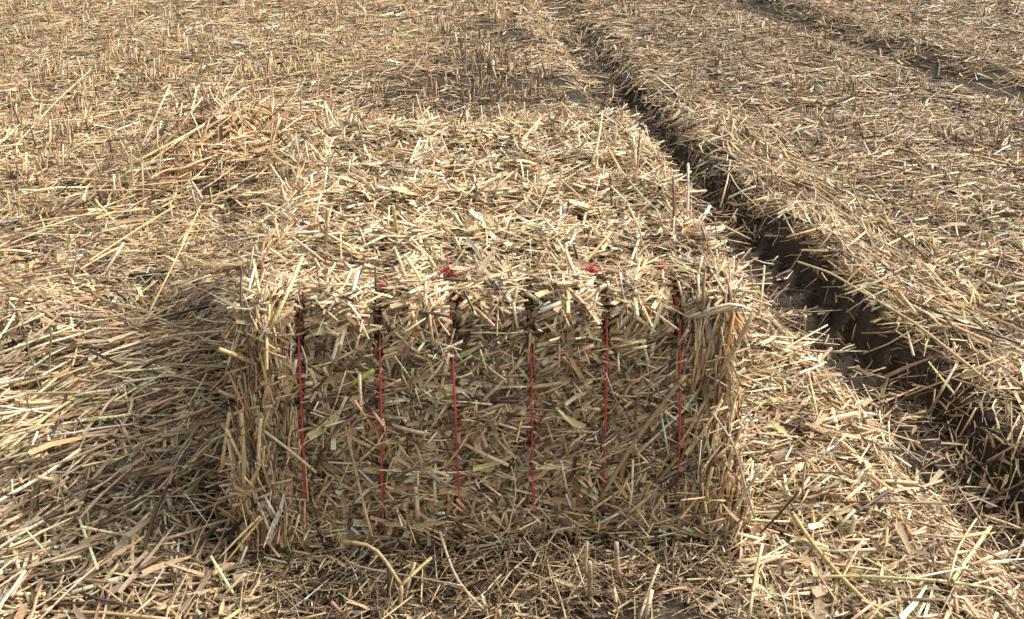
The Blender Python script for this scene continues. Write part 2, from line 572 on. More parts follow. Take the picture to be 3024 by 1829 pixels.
# long straw combed into swaths
def swath(name, label, x, y, theta, palette, lmed, hmax, rmed=.0030, tilt=.07, upright=0):
    n = len(x); mb = Mesh()
    u, v = w2b(x, y)
    k = ~((np.abs(u) < W / 2 + .02) & (v > -.02) & (v < L))
    x, y, theta = x[k], y[k], theta[k]; n = len(x)
    Ln = np.clip(np.exp(rng.normal(math.log(lmed), .45, n)), .06, .75)
    R = np.clip(rng.normal(rmed, .0011, n), .0012, .0066)
    P, D, N = lay(x, y, theta, rng.normal(0, tilt, n), rng.uniform(.004, 1, n) * hmax)
    col = colours(n, palette)
    rb = rng.random(n) < .33
    tubes(mb, lines(P, D, N, Ln, 5, np.abs(rng.normal(0, .035, n)), .007)[~rb], R[~rb], N[~rb], col[~rb], 5, True)
    Nr = unit(N + rng.normal(size=(n, 3)) * .4)
    ribbons(mb, lines(P, D, N, Ln * .8, 5, rng.normal(0, .06, n), .012)[rb], R[rb] * 1.9, Nr[rb], col[rb], .3, True, 1, 3)
    if upright:
        j = rng.choice(len(x), upright)
        base = np.stack([x[j], y[j], terrain(x[j], y[j])], -1) + rng.normal(size=(upright, 3)) * [.05, .05, 0]
        stubble_stalks(mb, base, rng.uniform(.08, .24, upright), rng.normal(0, .25, (upright, 2)), np.clip(rng.normal(.0034, .0008, upright), .0018, .005), colours(upright, palette), 3, 5)
    return tag(mb.build(name, [M_STALK, M_LEAF]), label, 'straw swath', kind='stuff')


# left of the bale: long stalks combed diagonally
n = 4000
u = rng.uniform(-2.0, -.62, n); v = rng.uniform(-.75, 1.25, n)
k = rng.random(n) < np.clip(.55 + .6 * vnoise(u * 2.4, v * 2.4, seed=51), .12, 1)
u, v = u[k], v[k]
p = b2w(np.stack([u, v, 0 * u], -1))
th = np.radians(58) + .35 * vnoise(p[:, 0] * 1.2, p[:, 1] * 1.2, seed=52) + rng.normal(0, .55, len(u)) - .5 * smooth(.3, 1.2, v)
swath('straw_swath', 'shaded grey tan swath of long combed straw lying left of the bale', p[:, 0], p[:, 1], th, P_SWATH, .135, .055, .0033, .12)

# along the right rim of the rut
n = 1900
y = rng.uniform(1.7, 6.3, n); d = rng.normal(.46, .13, n) + .06 * rng.random(n)
k = (d > .29)
y, d = y[k], d[k]
x = rut_c(y) + d
th = math.pi / 2 + .128 + rng.normal(.10, .27, len(x)) + .35 * vnoise(x * 2, y * 2, seed=55)
swath('straw_swath', 'band of long straws lying along the right rim of the wheel rut', x, y, th, P_NEARR, .26, .035)

# far ridge of straw along the second track
n = 600
y = rng.uniform(4.6, 11.5, n); x = rut2_c(y) + rng.normal(.42, .2, n)
th = math.pi / 2 + .26 + rng.normal(.1, .28, n)
swath('straw_swath', 'distant ridge of brown straw along the second wheel track', x, y, th, P_RIGHT, .22, .03, .0036)

# tangled heap left behind the bale
n = 1000
b = rng.normal(0, .42, n); a = rng.normal(0, .17, n)
x = -1.60 + a * .97 + b * .22; y = 5.2 - a * .22 + b * .97
th = np.where(rng.random(n) < .55, 1.0 + rng.normal(0, .5, n), rng.uniform(0, TAU, n))
o = swath('straw_heap', 'x', x, y, th, [.16, .30, .18, .06, .17, .10, .02, 0, .05], .23, .12, .0036, .30, 130)
tag(o, 'tangled heap of golden straw and stubble beyond the left side of the bale', 'straw heap'); del o['kind']

# long stray straws lying over the far left of the field
n = 420
y = rng.uniform(3.6, 11.5, n); x = rng.uniform(-1, 0.1, n) * (.5 * y + .5) - .6
th = rng.normal(.55, .5, n)
k = dark_patch(x, y) < .2; x, y, th = x[k], y[k], th[k]
swath('straw_swath', 'long pale stray straws lying across the left half of the field', x, y, th, P_LEFTFAR, .26, .06, .0034, .12)

# crumbs of soil in the rut
mb = Mesh(); n = 5200
y = rng.uniform(1.5, 9, n); d = rng.normal(.08, .15, n); k = (d > -.2) & (d < .42); y, d = y[k], d[k]; n = len(y)
x = rut_c(y) + d; s = np.exp(rng.normal(math.log(.0050), .6, n))
oct_ = np.array([(1, 0, 0), (0, 1, 0), (-1, 0, 0), (0, -1, 0), (0, 0, 1), (0, 0, -1)], float)
V = oct_[None] * s[:, None, None] * rng.uniform(.6, 1.2, (n, 6, 1)) + np.stack([x, y, terrain(x, y)], -1)[:, None]
F = np.array([(0, 1, 4), (1, 2, 4), (2, 3, 4), (3, 0, 4), (1, 0, 5), (2, 1, 5), (3, 2, 5), (0, 3, 5)])
mb.add(V.reshape(-1, 3), np.ones((n * 6, 4)), [(np.arange(n)[:, None, None] * 6 + F).reshape(-1, 3)], 0)
tag(mb.build('soil_crumbs', [M_CLOD]), 'small dark crumbs of soil scattered in the wheel rut', 'soil', kind='stuff')


# ------------------------------------------------------------------ stubble
P_STUB = [.16, .24, .24, .12, .14, .07, .02, .0, .01]
P_STUBDARK = [.02, .10, .26, .10, .26, .22, .0, .01, .03]
mb = Mesh()
n = 26000
y = rng.uniform(3.4, 14, n); x = rng.uniform(-1, 1, n) * (.56 * y + .7)
row = np.sin((x * .94 + y * .25) * TAU / .36) + .8 * vnoise(x * 2, y * 2, seed=61)
u, v = w2b(x, y); d = x - rut_c(y)
k = (row > .1) & ~((np.abs(u) < .7) & (v < L + .1)) & (np.abs(d) > .3) & (rng.random(n) < np.where(x < .2, .8, .35)) & ((y > 4.3) | (x > 0))
x, y = x[k], y[k]; n = len(x)
base = np.stack([x, y, terrain(x, y)], -1)
dark = (rng.random(n) < smooth(-.6, .6, x) * .7 + dark_patch(x, y)).astype(int)
stubble_stalks(mb, base, rng.uniform(.035, .12, n) * np.where(x < 0, 1.2, .8), rng.normal(0, .24, (n, 2)), np.clip(rng.normal(.0030, .0007, n), .0014, .005) * (1 + .08 * np.maximum(y - 5, 0)), mixed_colours([P_STUB, P_STUBDARK], dark), 2, 4, False)
tag(mb.build('cut_stubble', [M_STALK, M_LEAF]), 'short single stumps of cut stubble standing all over the field', 'stubble', kind='stuff')


def tuft_mesh(i, pal, tall, count):
    mb = Mesh(); n = count
    a = rng.uniform(0, TAU, n); r = rng.uniform(0, .05, n)
    base = np.stack([r * np.cos(a) * 1.4, r * np.sin(a), np.full(n, -.012)], -1)
    stubble_stalks(mb, base, tall * rng.uniform(.25, 1.2, n), base[:, :2] * 5 + rng.normal(0, .17, (n, 2)), np.clip(rng.normal(.0034, .0010, n), .0016, .006), colours(n, pal), 3, 5, True)
    m_ = 5
    a = rng.uniform(0, TAU, m_)
    D = unit(np.stack([np.cos(a), np.sin(a), rng.uniform(.3, 1.2, m_)], -1))
    P = D * .04
    ribbons(mb, lines(P, D, np.tile([[0, 0, 1.]], (m_, 1)), rng.uniform(.05, .09, m_), 4, rng.normal(0, .12, m_), .02), rng.uniform(.002, .0045, m_), unit(rng.normal(size=(m_, 3)) + [0, 0, 1]), colours(m_, pal), .3, True, 1, 3)
    return mb


TUFTS = {'left': [], 'behind': [], 'right': [], 'front': []}
for kind_, pal, tall, cnt in (('left', P_STUB, .125, (8, 14)), ('behind', P_STUBDARK, .11, (8, 15)), ('right', P_STUBDARK, .095, (7, 14)), ('front', P_STUB, .09, (3, 6))):
    for i in range(9):
        TUFTS[kind_].append(tuft_mesh(i, pal, tall, int(rng.integers(*cnt))))


def Zs(r, c, x, y):
    """a spot read off one of the nine enlarged tiles of the photograph -> its pixel"""
    return c * 1008 + x * .40942, r * 609.5 + y * .40942


def on_ground(sx, sy, h=0.0):
    z = 0.0
    for _ in range(5):
        p = hit_z(sx, sy, z + h); z = float(terrain(p[0], p[1]))
    return p


SPOTS = {
    'left': [(0, 0, *q) for q in ((1020, 480), (690, 560), (350, 560), (410, 570), (1200, 580), (1290, 620), (620, 940), (500, 1010), (330, 1060), (150, 1100), (30, 930), (860, 420), (900, 440), (1270, 310), (200, 280), (1370, 420), (1740, 590), (1850, 570), (2000, 500), (2200, 530), (1480, 790), (1540, 780), (1390, 1080), (1220, 870), (610, 640), (1100, 600), (1480, 1310), (140, 1300), (360, 1270), (600, 870), (480, 80), (1560, 700), (960, 470), (1940, 560), (2080, 560), (250, 930), (1330, 1060))],
    'behind': [(0, 1, *q) for q in ((480, 80), (870, 340), (560, 430), (520, 400), (1140, 360), (900, 430), (1080, 510), (1000, 450), (930, 690), (1190, 680), (1150, 570), (820, 620), (1330, 730), (1560, 740), (1400, 640), (880, 760), (750, 260), (800, 330), (1120, 180), (680, 200), (1700, 320), (1490, 560), (2050, 90), (2090, 130), (1350, 500), (1320, 90), (970, 90), (830, 80))],
    'right': [(0, 2, *q) for q in ((410, 210), (490, 200), (620, 290), (740, 290), (290, 390), (440, 420), (600, 370), (850, 430), (1010, 390), (950, 370), (1090, 550), (1150, 540), (820, 640), (860, 660), (1220, 640), (1080, 690), (1200, 680), (1510, 640), (1550, 620), (1620, 610), (1840, 680), (1740, 860), (70, 600), (240, 500), (410, 590), (690, 550), (150, 660), (1900, 990), (1970, 1020), (1430, 1000), (1530, 1040), (2240, 1060), (2300, 1000), (1650, 380), (1710, 370), (2280, 390), (2170, 130), (1650, 170), (1450, 280), (1340, 520), (960, 900), (240, 980), (600, 1400), (1140, 1420), (1960, 1350))],
    'front': [(2, 1, *q) for q in ((2030, 1480), (250, 1410), (1240, 1480))],
}
TLABEL = {
    'left': 'pale tuft of upright cut stubble standing in the field left of the bale',
    'behind': 'dark brown tuft of cut stubble standing on the soil behind the bale',
    'right': 'short brown tuft of cut stubble standing in the field right of the wheel rut',
    'front': 'small shaded tuft of cut stubble at the foot of the bale front',
}
TGROUP = {'left': 'stubble tufts left of the bale', 'behind': 'stubble tufts behind the bale', 'right': 'stubble tufts right of the wheel rut', 'front': 'stubble tufts in front of the bale'}
for kind_, spots in SPOTS.items():
    protos = []
    for i, s in enumerate(spots):
        if i < 9:
            o = TUFTS[kind_][i].build('stubble_tuft', [M_STALK, M_LEAF]); protos.append(o)
        else:
            o = protos[i % 9].copy(); COL.objects.link(o)
        p = on_ground(*Zs(*s))
        o.location = (p[0], p[1], float(terrain(p[0], p[1])))
        o.rotation_euler = (0, 0, float(rng.uniform(0, TAU)))
        f = float(rng.uniform(.95, 1.4)) * (1 + .04 * max(0, p[1] - 4)); o.scale = (f, f, f)
        tag(o, TLABEL[kind_], 'stubble tuft', TGROUP[kind_])

# ------------------------------------------------------------------ the bale
STR_U = [-.45, -.27, -.09, .09, .27, .45]


def bale_disp(p, n):
    u, v, z = p[:, 0], p[:, 1], p[:, 2]
    top = smooth(.3, .8, n[:, 2]); front = smooth(.3, .8, -n[:, 1])
    side = smooth(.4, .9, np.abs(n[:, 0]))
    edge = np.exp(-((v - 0.0) / .07) ** 2) * np.exp(-((z - H) / .07) ** 2)
    amt = (.6, .55, .45, .75, .75, .35)
    g = sum(k * np.exp(-((u - s) / .018) ** 2) for s, k in zip(STR_U, amt))
    gw = sum(k * np.exp(-((u - s) / .045) ** 2) for s, k in zip(STR_U, amt))
    d = .020 * fbm(u * 5, v * 5, z * 5, seed=71) + .008 * fbm(u * 17, v * 17, z * 17, seed=74, octs=2)
    d = d - gw * (.055 * edge + .034 * top + .004 * front * (1 - edge)) - g * (.045 * edge + .028 * top)
    # flakes across the top
    d = d + top * .012 * np.sin(v / .16 * TAU * .5 + 1.2 * vnoise(u * 3, v * 2, seed=77))
    d = d + side * .02 * fbm(v * 6, z * 1.5, seed=78)
    return d


def bale_map(p):
    r = .065
    lo = np.array([-W / 2 + r, r, r]); hi = np.array([W / 2 - r, L - r, H - r])
    q = np.clip(p, lo, hi)
    n = unit(p - q)
    s = q + r * n
    # the front foot of the bale is drawn in
    foot = smooth(.16, 0, s[:, 2])
    s[:, 0] *= 1 + .045 * smooth(H * .9, 0, s[:, 2])
    s = s + n * bale_disp(s, n)[:, None]
    return s, n


def face_grid(kind_, nu, nv):
    a, b = np.meshgrid(np.linspace(0, 1, nu), np.linspace(0, 1, nv), indexing='ij')
    a, b = a.ravel(), b.ravel()
    if kind_ == 'front': p = np.stack([(a - .5) * W, 0 * a, b * H], -1)
    if kind_ == 'back': p = np.stack([(.5 - a) * W, 0 * a + L, b * H], -1)
    if kind_ == 'top': p = np.stack([(a - .5) * W, b * L, 0 * a + H], -1)
    if kind_ == 'bottom': p = np.stack([(a - .5) * W, (1 - b) * L, 0 * a], -1)
    if kind_ == 'right': p = np.stack([0 * a + W / 2, a * L, b * H], -1)
    if kind_ == 'left': p = np.stack([0 * a - W / 2, (1 - a) * L, b * H], -1)
    i, j = np.meshgrid(np.arange(nu - 1), np.arange(nv - 1), indexing='ij')
    q = np.stack([i * nv + j, (i + 1) * nv + j, (i + 1) * nv + j + 1, i * nv + j + 1], -1).reshape(-1, 4)
    return p, q


bale = bpy.data.objects.new('straw_bale', None); COL.objects.link(bale)
bale.empty_display_size = .3
bale.location = tuple(BO)
tag(bale, 'large square bale of compressed straw tied with six red twines', 'straw bale')
BINV = np.array([BO[0], BO[1], BO[2]])


def bw_local(p):
    """bale coordinates -> the bale object's own space (it is not rotated)"""
    return p[..., 0:1] * BW + p[..., 1:2] * BA + p[..., 2:3] * BZ


body = Mesh()
for kind_, nu, nv in (('front', 122, 68), ('back', 40, 24), ('top', 122, 182), ('bottom', 6, 6), ('right', 160, 60), ('left', 160, 60)):
    p, q = face_grid(kind_, nu, nv)
    s, nn = bale_map(p)
    s = s - nn * .012
    body.add(bw_local(s), np.ones((len(s), 4)), [q], 2)


def sample_face(kind_, n):
    a, b = rng.random(n), rng.random(n)
    if kind_ == 'front': p = np.stack([(a - .5) * W, 0 * a, b * H], -1)
    if kind_ == 'back': p = np.stack([(a - .5) * W, 0 * a + L, b * H], -1)
    if kind_ == 'top': p = np.stack([(a - .5) * W, b * L, 0 * a + H], -1)
    if kind_ == 'right': p = np.stack([0 * a + W / 2, a * L, b * H], -1)
    if kind_ == 'left': p = np.stack([0 * a - W / 2, a * L, b * H], -1)
    return bale_map(p)


E1 = {'front': (1, 0, 0), 'back': (1, 0, 0), 'top': (1, 0, 0), 'right': (0, 1, 0), 'left': (0, 1, 0)}
E2 = {'front': (0, 0, 1), 'back': (0, 0, 1), 'top': (0, 1, 0), 'right': (0, 0, 1), 'left': (0, 0, 1)}


def face_theta(kind_, s, n):
    u, v, z = s[:, 0], s[:, 1], s[:, 2]
    th = rng.uniform(0, math.pi, n)
    if kind_ == 'front':
        b = rng.random(n) < .35
        th[b] = rng.normal(0.05, .35, b.sum()) + .5 * vnoise(u[b] * 5, z[b] * 5, seed=81)
        e = rng.random(n) < smooth(.44, .57, np.abs(u)) * .8
        th[e] = math.pi / 2 + rng.normal(0, .22, e.sum())
    if kind_ == 'top':
        b = rng.random(n) < .38
        th[b] = rng.normal(0, .5, b.sum()) + .6 * vnoise(u[b] * 3.5, v[b] * 3.5, seed=82)
    if kind_ in ('right', 'left'):
        b = rng.random(n) < .7
        th[b] = math.pi / 2 + rng.normal(0, .28, b.sum())
    return th


def dress(mb, kind_, n, typ, pal, lmed, lsd, lmax, rmed, hlo, hhi, tilt_sd):
    s, N = sample_face(kind_, n)
    gap = (np.min(np.abs(s[:, 0:1] - np.array(STR_U)), 1) < .026) & (s[:, 2] > H - .11) & (s[:, 1] < .085) & (rng.random(n) < .5)
    s, N = s[~gap], N[~gap]; n = len(s)
    th = face_theta(kind_, s, n)
    e1, e2 = np.array(E1[kind_], float), np.array(E2[kind_], float)
    d = np.cos(th)[:, None] * e1 + np.sin(th)[:, None] * e2
    tilt_sd = tilt_sd * (1.8 if kind_ == 'top' else 1.0)
    if kind_ == 'top':
        # near the long edges the ends point outward
        ed = rng.random(n) < smooth(.46, .58, np.abs(s[:, 0])) * .7
        d[ed] = unit(np.stack([np.sign(s[ed, 0]), rng.normal(0, .5, ed.sum()), rng.normal(.25, .3, ed.sum())], -1))
    gr = np.min(np.abs(s[:, 0:1] - np.array(STR_U)), 1) < .028
    if kind_ == 'top' or kind_ == 'front':
        gr &= (kind_ == 'top') | (s[:, 2] > H - .12)
        d[gr] = unit(e2 + e1 * rng.normal(0, .45, (gr.sum(), 1)))
    d = unit(d - N * np.sum(d * N, -1, keepdims=True) * .92)
    D = unit(d + N * rng.normal(0, tilt_sd, n)[:, None])
    P = s + N * rng.uniform(hlo, hhi, n)[:, None]
    Ln = np.clip(np.exp(rng.normal(math.log(lmed), lsd, n)), .012, lmax) * np.where(gr, .6, 1)
    # straw gives way to the twines: pieces beside a twine stop short of it
    dist = np.min(np.abs(s[:, 0:1] - np.array(STR_U)), 1)
    near = ((s[:, 2] > H - .12) & (s[:, 1] < .10) & (rng.random(n) < .85)) | ((kind_ == 'front') & (rng.random(n) < .6))
    lim = np.maximum(.018, 2 * (dist - .012) / np.maximum(np.abs(D[:, 0]), .15))
    Ln = np.where(near, np.minimum(Ln, lim), Ln)
    col = colours(n, pal)
    P, D, N = bw_local(P), bw_local(D), bw_local(N)
    if typ == 'tube':
        R = np.clip(np.exp(rng.normal(math.log(rmed), .40, n)), .0009, .0062)
        tubes(mb, lines(P, D, N, Ln, 4, rng.normal(0, .045, n), .010), R, N, col, 5, True, 0, .65)
    elif typ == 'leaf':
        Nr = unit(N + rng.normal(size=(n, 3)) * .35)
        ribbons(mb, lines(P, D, N, Ln, 4, rng.normal(0, .07, n), .016), np.clip(np.exp(rng.normal(math.log(rmed), .45, n)), .001, .010), Nr, col, .3, True, 1, 3)
    else:
        Nr = unit(N + rng.normal(size=(n, 3)) * .5)
        ribbons(mb, lines(P, D, N, Ln, 2, np.zeros(n)), rng.uniform(.0007, .0022, n), Nr, col, 0, False, 1, 2)
        h = n // 3
        tubes(mb, lines(P[:h], D[:h], N[:h], Ln[:h] * 3.2, 5, rng.normal(0, .14, h), .03), rng.uniform(.0005, .0011, h), N[:h], col[:h], 3, False)


P_SIDE = [.12, .26, .24, .06, .14, .04, .04, .005, .10]
for kind_, area, pal, f in (('front', W * H, P_FRONT, 1.0), ('top', W * L, P_TOP, .85), ('right', L * H, P_SIDE, .7), ('left', L * H, P_SIDE, .7), ('back', W * H, P_FRONT, .4)):
    k = area * f
    dress(body, kind_, int(7000 * k), 'tube', pal, .082, .52, .26, .0026, -.012, .012, .11)
    dress(body, kind_, int(6000 * k), 'leaf', pal, .070, .50, .22, .0038, -.010, .011, .13)
    dress(body, kind_, int(7000 * k), 'chaff', pal, .020, .4, .05, .001, -.010, .006, .25)
body.build('body', [M_STALK, M_LEAF, M_CORE], bale)

# straw ends sticking out of the bale
fr = Mesh()
s, N = sample_face('top', 2600)
n = len(s)
e = smooth(.35, .6, np.abs(s[:, 0])) + smooth(L - .25, L, s[:, 1]) + .10 + .6 * (np.min(np.abs(s[:, 0:1] - np.array(STR_U)), 1) < .05)
k = rng.random(n) < e * .6; s, N = s[k], N[k]; n = len(s)
D = unit(N * rng.uniform(.25, 1.7, n)[:, None] + rng.normal(size=(n, 3)) * [.75, .45, .15] + np.stack([np.sign(s[:, 0]) * smooth(.4, .6, np.abs(s[:, 0])) * .9, .1 + 0 * s[:, 0], 0 * s[:, 0]], -1))
Ln = np.clip(np.exp(rng.normal(math.log(.065), .4, n)), .03, .17)
P = s + D * (Ln * .36)[:, None]
nt_ = int(n * .7)
P, D, N = bw_local(P), bw_local(D), bw_local(N)
Nx = unit(np.cross(D, rng.normal(size=(n, 3))))
col = colours(n, P_TOP)
tubes(fr, lines(P, D, Nx, Ln, 3, np.abs(rng.normal(0, .04, n)), .008)[:nt_], np.clip(rng.normal(.0028, .0008, nt_), .0012, .0055), Nx[:nt_], col[:nt_], 5, True)
ribbons(fr, lines(P, D, Nx, Ln, 3, rng.normal(0, .08, n), .02)[nt_:], np.clip(rng.normal(.004, .0012, n - nt_), .0015, .008), Nx[nt_:], col[nt_:], .3, True, 1, 3)
# bundles of upright stalks along the four upright front edges
for sgn, cnt in ((-1, 340), (1, 340)):
    z = rng.uniform(.02, H - .05, cnt); off = np.abs(rng.normal(0, .085, cnt)); onf = rng.random(cnt) < .6
    p = np.stack([sgn * (W / 2 - np.where(onf, off, 0)), np.where(onf, 0, off * 3), z], -1)
    s, N = bale_map(p)
    D = unit(np.stack([rng.normal(sgn * .03, .20, cnt), rng.normal(0, .08, cnt), np.ones(cnt)], -1))
    Ln = np.clip(np.exp(rng.normal(math.log(.13), .35, cnt)), .05, .30)
    P = s + N * rng.uniform(-.004, .012, cnt)[:, None]
    P, D, N = bw_local(P), bw_local(D), bw_local(N)
    tubes(fr, lines(P, D, N, Ln, 4, np.abs(rng.normal(0, .025, cnt)), .006), np.clip(rng.normal(.0027, .0009, cnt), .0012, .0055), N, colours(cnt, P_SIDE), 5, True)
# frayed ends on the front face and around the foot
s, N = sample_face('front', 520); n = len(s)
D = unit(N * rng.uniform(.15, .8, n)[:, None] + rng.normal(size=(n, 3)) * [.7, .1, .6])
Ln = np.clip(np.exp(rng.normal(math.log(.055), .4, n)), .025, .13); P = s + D * (Ln * .34)[:, None]
P, D = bw_local(P), bw_local(D); Nx = unit(np.cross(D, rng.normal(size=(n, 3))))
tubes(fr, lines(P, D, Nx, Ln, 3, np.abs(rng.normal(0, .04, n)), .01), np.clip(rng.normal(.0022, .0007, n), .0009, .004), Nx, colours(n, P_FRONT), 5, True)
fr.build('straw_fringe', [M_STALK, M_LEAF], bale)

# ------------------------------------------------------------------ twines
DRIFT = [(-.006, .012), (.003, .010), (-.010, .014), (.0, .004), (.006, -.012), (.004, -.010)]   # sideways drift, top and foot
for i, u0 in enumerate(STR_U):
    pts = []
    zz = np.linspace(.03, H, 40)
    for z in zz: pts.append((u0 + DRIFT[i][0] + (DRIFT[i][1] - DRIFT[i][0]) * (1 - z / H), 0.0, z))
    for v in np.linspace(.02, L, 90): pts.append((u0 + DRIFT[i][0] + .008 * math.sin(v * 5 + i), v, H))
    for z in np.linspace(H - .02, .03, 24): pts.append((u0, L, z))
    p = np.array(pts)
    s, nn = bale_map(p)
    top = smooth(.4, .8, nn[:, 2]) * smooth(.10, .3, s[:, 1])
    lift = (.017 - .02 * (1 - smooth((.10, .07, .08, .06, .08, .13)[i], (.15, .12, .13, .11, .13, .18)[i], s[:, 2]))) - top * (.008 if i == 2 else .016)
    s = s + nn * lift[:, None]
    # a taut string: average the bumps away
    for _ in range(10):
        s[1:-1] = .5 * s[1:-1] + .25 * (s[:-2] + s[2:])
    C = bw_local(s)[None]
    mb = Mesh()
    tubes(mb, C, np.array([.0026]), np.array([[1., .2, .3]]), np.array([[1., 1, 1]]), 7, True)
    tw = mb.build('twine', [M_TWINE], bale)
    # the knot: a small frayed bundle of fibres on top, a hand's breadth behind the front edge
    kv = (.135, .125, .175, .15, .15, .155)[i]; big = (.45, .85, .95, .6, .95, .5)[i]
    s, nn = bale_map(np.array([[u0 + (.0, .01, -.012, -.01, -.015, -.012)[i], kv, H]]))
    c = bw_local(s + nn * (.018, .026, .030, .024, .030, .022)[i])[0]
    mk = Mesh(); nf = 34
    D = unit(rng.normal(size=(nf, 3)) * [1, .7, .7] + [0, 0, .35])
    t = np.linspace(0, 1, 6)
    Lf = rng.uniform(.012, .028, nf) * big
    curl = unit(rng.normal(size=(nf, 3)))
    C = c + rng.normal(size=(nf, 1, 3)) * .004 * big + D[:, None] * (Lf[:, None] * t)[:, :, None] + curl[:, None] * (Lf[:, None] * .5 * t ** 2)[:, :, None]
    tubes(mk, C, np.full(nf, .0015), unit(rng.normal(size=(nf, 3))), np.ones((nf, 3)), 5, True)
    # the tied loop itself
    a = np.linspace(0, TAU * 1.6, 40)
    loop = c + np.stack([.010 * big * np.cos(a), .007 * big * np.sin(a), .004 + .005 * np.sin(a * 1.5)], -1)
    tubes(mk, loop[None], np.array([.0034]), np.array([[.1, .2, 1.]]), np.ones((1, 3)), 7, True)
    mk.build('knot', [M_KNOT], tw)

# ------------------------------------------------------------------ single stalks one can point to
FP = {'f': (-BA, 0.0)}


def lift(spec):
    sx, sy, surf, h = spec
    if surf == 'g': return on_ground(sx, sy, h)
    if surf == 't': return hit_z(sx, sy, H + h)
    if surf == 'f':                                     # front face, h in front of it
        d = ray(sx, sy); o = BO - BA * h
        return CAM + d * (np.dot(o - CAM, BA) / np.dot(d, BA))
    if surf == 'y':                                     # upright plane facing the camera at distance h
        d = ray(sx, sy); return CAM + d * (h / d[1])


def stalk(name, label, cat, pts, r, col, blade=False, sag=0.0, taper=0.0):
    r = r * .84; col = tuple(.88 * c for c in col)
    P = np.array([lift((*Zs(*q[:4]), q[4], q[5])) for q in pts])
    # resample the poly-line, rounding its corners a little
    seg = np.linalg.norm(np.diff(P, axis=0), axis=1); s = np.concatenate([[0], np.cumsum(seg)])
    m = max(6, int(s[-1] / .025))
    t = np.linspace(0, s[-1], m)
    C = np.stack([np.interp(t, s, P[:, k]) for k in range(3)], -1)
    if len(pts) > 2:
        C[1:-1] = .5 * C[1:-1] + .25 * (C[:-2] + C[2:])
    C = C + (rng.normal(size=3) * .012 * (s[-1]) * 1.0) * (np.sin(np.linspace(0, math.pi, m)))[:, None] * [1, 1, .3]
    org = C[0].copy()
    mb = Mesh(); col = np.array([col])
    if blade:
        ribbons(mb, (C - org)[None], np.array([r]), unit(rng.normal(size=(1, 3)) * .25 + [0, -.5, .8]), col, .3, True, 0, 3)
    else:
        rr = r * (1 - taper * np.linspace(0, 1, m))[None]
        tubes(mb, (C - org)[None], rr, np.array([[.2, -.6, .75]]), col, 8, True, 0)
    o = mb.build(name, [M_LEAF if blade else M_STALK]); o.location = tuple(org)
    return tag(o, label, cat)


PALE, GOLD, TAN, WHITE, GREEN, YELLOW, BROWN, DARK, ORANGE, GREY = (.70, .56, .33), (.60, .43, .20), (.45, .33, .17), (.68, .62, .48), (.34, .36, .15), (.60, .54, .20), (.30, .19, .09), (.07, .05, .035), (.62, .36, .12), (.42, .36, .26)
ST, BL = 'straw_stalk', 'dry_leaf'
# on and against the front of the bale
stalk(ST, 'thick tan stalk leaning diagonally across the right of the bale front', 'straw stalk', [(1, 1, 2480, 1220, 'f', .03), (2, 1, 2110, 240, 'f', .035), (2, 1, 1870, 625, 'f', .02)], .0062, TAN)
stalk(ST, 'brownish green upright stalk against the bale front right of the second twine', 'straw stalk', [(2, 1, 465, 20, 'f', .018), (2, 1, 485, 380, 'f', .026), (2, 1, 502, 630, 'f', .03)], .0052, (.30, .25, .10))
stalk(ST, 'greenish upright stalk between the second and third twine', 'straw stalk', [(1, 1, 515, 1170, 'f', .018), (1, 1, 480, 1480, 'f', .02)], .0040, (.44, .42, .15))
stalk(ST, 'pale stalk slanting down to the right beside the third twine', 'straw stalk', [(2, 1, 870, 215, 'f', .020), (2, 1, 1205, 380, 'f', .032)], .0052, PALE)
stalk(ST, 'long pale stalk slanting down left of the third twine', 'straw stalk', [(1, 1, 775, 1060, 'f', .015), (1, 1, 675, 1485, 'f', .024)], .0046, PALE)
stalk(ST, 'short fat yellow green stalk touching the second twine', 'straw stalk', [(1, 1, 240, 1175, 'f', .016), (1, 1, 80, 1280, 'f', .022)], .0075, (.50, .50, .14))
stalk(BL, 'wide bleached white blade below the right end of the bale top', 'dry leaf', [(1, 1, 2315, 700, 'f', .018), (1, 1, 2230, 935, 'f', .026)], .0078, WHITE, True)
stalk(BL, 'dark grey brown blade beside the top of the second twine', 'dry leaf', [(1, 1, 120, 1050, 'f', .012), (1, 1, 245, 1150, 'f', .014)], .0085, (.13, .095, .06), True)
stalk(ST, 'thick pale stalk hanging over the top right corner of the bale', 'straw stalk', [(1, 2, 510, 770, 'f', .035), (1, 2, 380, 1030, 'f', .035), (1, 2, 270, 1200, 'f', .022)], .0066, (.58, .43, .23))
stalk(ST, 'bent whitish stalk lying across the top right front corner', 'straw stalk', [(1, 2, 490, 750, 'f', .02), (1, 2, 370, 690, 'f', .035), (1, 2, 40, 800, 'f', .02)], .0044, WHITE)
stalk(ST, 'straight tan stalk lying under the bent whitish one at the corner', 'straw stalk', [(1, 2, 390, 725, 'f', .028), (1, 2, 60, 805, 'f', .014)], .0060, GOLD)
stalk(ST, 'pale stick propped diagonally against the lower right edge of the bale', 'straw stalk', [(2, 2, 570, 385, 'f', .06), (2, 2, 370, 690, 'f', .05)], .0042, (.60, .54, .40))
stalk(ST, 'dark brown twig poking out from the bottom right corner of the bale', 'straw stalk', [(2, 2, 840, 565, 'f', .10), (2, 2, 560, 870, 'f', .05)], .0034, DARK)
stalk(BL, 'pointed pale leaf tip sticking up at the bottom right of the bale', 'dry leaf', [(2, 2, 430, 800, 'f', .04), (2, 2, 290, 660, 'f', .07)], .0060, PALE, True)
